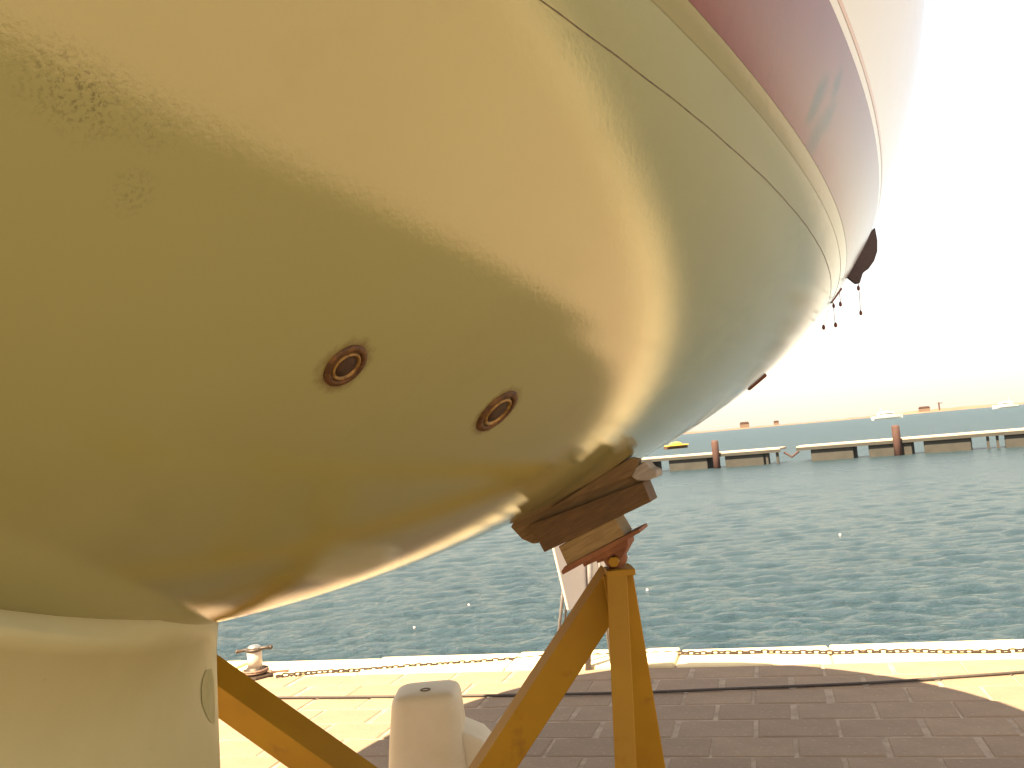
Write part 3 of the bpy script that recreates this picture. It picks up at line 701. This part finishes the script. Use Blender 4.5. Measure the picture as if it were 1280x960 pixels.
# ------------------------------------------------------------------ floating pontoons
M_PDECK = simple('pontoon_deck', (0.46, 0.36, 0.27), (0.55, 0.44, 0.33), 2, .8); M_FLOAT = simple('pontoon_float', (0.042, 0.038, 0.031), (0.06, 0.053, 0.043), 1.2, .8); M_PILE = simple('rusty_pile', (0.075, 0.034, 0.026), (0.10, 0.048, 0.036), 2, .8)
p_a, p_b = Vector((9.4, 66.3, 0)), Vector((31.2, 55.0, 0)); pd = (p_b - p_a).normalized(); pnv = Vector((-pd.y, pd.x, 0)); prz = math.atan2(pd.y, pd.x)
def along(x, y):
    d = ray(x, y); dx, dy = d[0], d[1]                                   # where the pixel's bearing crosses the pontoon line
    return (p_a.x * dy - p_a.y * dx) / (dx * pd.y - dy * pd.x)
def pontoon(x0, x1, floats, piles, struts, label, dv=0):
    u0_, u1_ = along(x0, 575), along(x1, 575); org = p_a + pd * u0_ + pnv * dv; org.z = WATER_Z
    root = tag(empty('pontoon', org, prz), label, 'pontoon', 'floating pontoons out on the water'); L = u1_ - u0_
    n = int(L / 1.5) + 1
    for k in range(n): box('deck_plank', ((k + .5) * L / n, 0, .98), (L / n - .02, 2.2, .14), M_PDECK, root)
    box('edge_beam', (L / 2, -1.12, .86), (L, .05, .2), M_FLOAT, root)
    for a, b in floats:
        ua, ub = along(a, 575) - u0_, along(b, 575) - u0_
        box('float', ((ua + ub) / 2, 0, .33), (ub - ua, 2.0, 1.15), M_FLOAT, root, bevel=.06)
    for x in piles:
        bm = bmesh.new(); add_lathe(bm, (along(x, 575) - u0_, -1.3, -.9), [(.24, 0), (.24, 2.7), (.2, 2.78), (.05, 2.8)], 16); bm_obj('pile', bm, M_PILE, root, smooth=True)
    for x in struts: box('strut', (along(x, 575) - u0_, -.9, .38), (.16, .16, 1.05), M_FLOAT, root)
pontoon(760, 981, [(800, 821), (841, 889), (911, 959)], [902], [930, 976, 963], 'left pontoon with one dark pile, ending near the timber blocks')
pontoon(1000, 1300, [(1017, 1070), (1089, 1143), (1158, 1217), (1259, 1300)], [1126], [1238, 1250], 'right pontoon with one dark pile, running out of the picture', .25)
bm = bmesh.new(); a = p_a + pd * along(981, 575); b = p_a + pd * along(1000, 575); a.z = b.z = WATER_Z + .7
add_tube(bm, [a, a.lerp(b, .5) + Vector((0, 0, -.35)), b], .07, 8); tag(bm_obj('coupling_chain', bm, M_PILE), 'slack chain in the gap between the two pontoons', 'chain')

# ------------------------------------------------------------------ boats and buildings far off
M_BW = simple('white_boat_paint', (0.78, 0.75, 0.70), (0.72, 0.69, 0.63), 1, .3, bump=0); M_BY = simple('yellow_boat_paint', (0.75, 0.50, 0.08), (0.7, 0.42, 0.05), 1, .5, bump=0); M_BD = simple('dark_boat_band', (0.10, 0.045, 0.02), (0.14, 0.06, 0.03), 1, .5, bump=0)
def boat_hull(name, L, B, H, mat, parent):
    vs, fs = [], []; n = 14
    for i in range(n + 1):
        q = i / n; wd = B / 2 * (1 - max(0, (q - .45) / .55) ** 2.2) * (.86 + .14 * min(q * 4, 1)); sh = H * (1 + .35 * max(0, q - .4) ** 1.5)
        for x, z in ((-wd, sh), (-wd * .92, H * .4), (-wd * .6, -.2 * H), (0, -.3 * H), (wd * .6, -.2 * H), (wd * .92, H * .4), (wd, sh)): vs.append((L * (q - .5), x, z))
    for i in range(n):
        for k in range(6): fs.append((i * 7 + k, i * 7 + k + 1, i * 7 + 8 + k, i * 7 + 7 + k))
        fs.append((i * 7 + 6, i * 7, i * 7 + 7, i * 7 + 13))
    fs.append(list(range(7))); fs.append([n * 7 + k for k in range(7)][::-1])
    return mesh(name, vs, fs, mat, parent)
p = at_z(846, 560.5, WATER_Z); k = p.y / F
r_ = tag(empty('small_boat', p, .25), 'little yellow boat beside the hull edge, beyond the left pontoon', 'boat')
boat_hull('hull', 30 * k, 1.9, 3.4 * k, M_BD, r_); box('gunwale', (0, 0, 3.9 * k), (27 * k, 2.0, .2), M_BY, r_, bevel=.05)
bm = bmesh.new(); add_lathe(bm, (-1 * k, 0, 4.0 * k), [(9.5 * k, 0), (8.5 * k, 2.0 * k), (5.5 * k, 3.6 * k), (.2, 4.2 * k)], 16)
for v in bm.verts: v.co.y *= .28
bm_obj('cover', bm, M_BY, r_, smooth=True)
def yacht(x, y, Lpx, label, rz):
    p = at_z(x, y, WATER_Z); k = p.y / F; L = Lpx * k
    r_ = tag(empty('motor_yacht', p, rz), label, 'boat', 'white motor yachts near the horizon')
    boat_hull('hull', L, L * .25, L * .11, M_BW, r_)
    box('cabin', (-L * .06, 0, L * .155), (L * .5, L * .17, L * .09), M_BW, r_, bevel=L * .012); box('window_band', (-L * .06, 0, L * .165), (L * .46, L * .175, L * .03), M_GLASS, r_)
    box('flybridge', (-L * .1, 0, L * .225), (L * .28, L * .14, L * .04), M_BW, r_, bevel=L * .008)
    bm = bmesh.new(); add_tube(bm, [(-L * .18, 0, L * .24), (-L * .2, 0, L * .36)], L * .008, 6); bm_obj('mast', bm, M_BW, r_)
yacht(1110, 523.6, 40, 'white motor yacht left of the far structures, above the right pontoon', .12)
yacht(1256, 510.0, 34, 'white motor yacht near the right border of the photo, on the horizon', 3.3)
def far_building(x, wpx, hpx, label, kind):
    d = ray(x, 525); k = 1508 / math.hypot(d[0], d[1]); p = Vector((d[0] * k, d[1] * k, WATER_Z + 2.0)); u_ = 1508 / F
    r_ = tag(empty('harbour_' + kind, p, -math.atan2(d[0], d[1])), label, kind, 'small structures on the far shore'); M = M_PILE if kind == 'crane' else M_SHORE
    if kind == 'crane':
        box('tower', (0, 0, hpx * u_ / 2), (1.6 * u_, 1.6 * u_, hpx * u_), M, r_); box('jib', (wpx * u_ * .25, 0, hpx * u_ * .9), (wpx * u_, u_, .8 * u_), M, r_)
    else:
        box('wall', (0, 0, hpx * u_ * .35), (wpx * u_, 12, hpx * u_ * .7), M, r_)
        bm = bmesh.new(); a = wpx * u_ / 2; add_prism(bm, [(-a * 1.05, -6.5, hpx * u_ * .7), (a * 1.05, -6.5, hpx * u_ * .7), (a * .8, -6.5, hpx * u_), (-a * .8, -6.5, hpx * u_)], Vector((0, 13, 0))); bm_obj('roof', bm, M_PILE, r_)
far_building(930, 11, 7, 'brown shed on the far shore, close to the hull edge', 'building')
far_building(970, 6, 5, 'small low hut on the far shore, right of the brown shed', 'building')
far_building(1157, 12, 6, 'low reddish shed on the far shore right of the motor yacht', 'building')
far_building(1176, 5, 9, 'thin crane on the far shore beside the low reddish shed', 'crane')
# sun glints on the water, modelled as small pale floats
M_GLINT = simple('pinkish_glint', (0.8, 0.62, 0.6), (0.78, 0.66, 0.62), 3, .3, bump=0)
for x, y, lab in ((586, 757, 'glint modelled as a small pale float, on the water between the keel and the right stand'), (518, 785, 'glint modelled as a small pale float, on the water nearest to the bollard'), (1050, 669, 'glint modelled as a small pale float, on the water below the right pontoon'), (809, 738, 'glint modelled as a small pale float, on the water just right of the yellow stand')):
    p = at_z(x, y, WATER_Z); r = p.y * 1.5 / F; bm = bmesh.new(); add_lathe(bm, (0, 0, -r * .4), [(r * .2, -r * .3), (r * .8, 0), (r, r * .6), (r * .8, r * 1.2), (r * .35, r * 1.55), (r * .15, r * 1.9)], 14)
    o = tag(bm_obj('float', bm, M_GLINT, smooth=True), lab, 'float', 'glints on the water modelled as small pale floats'); o.location = p  # stands in for a sun glint on the water
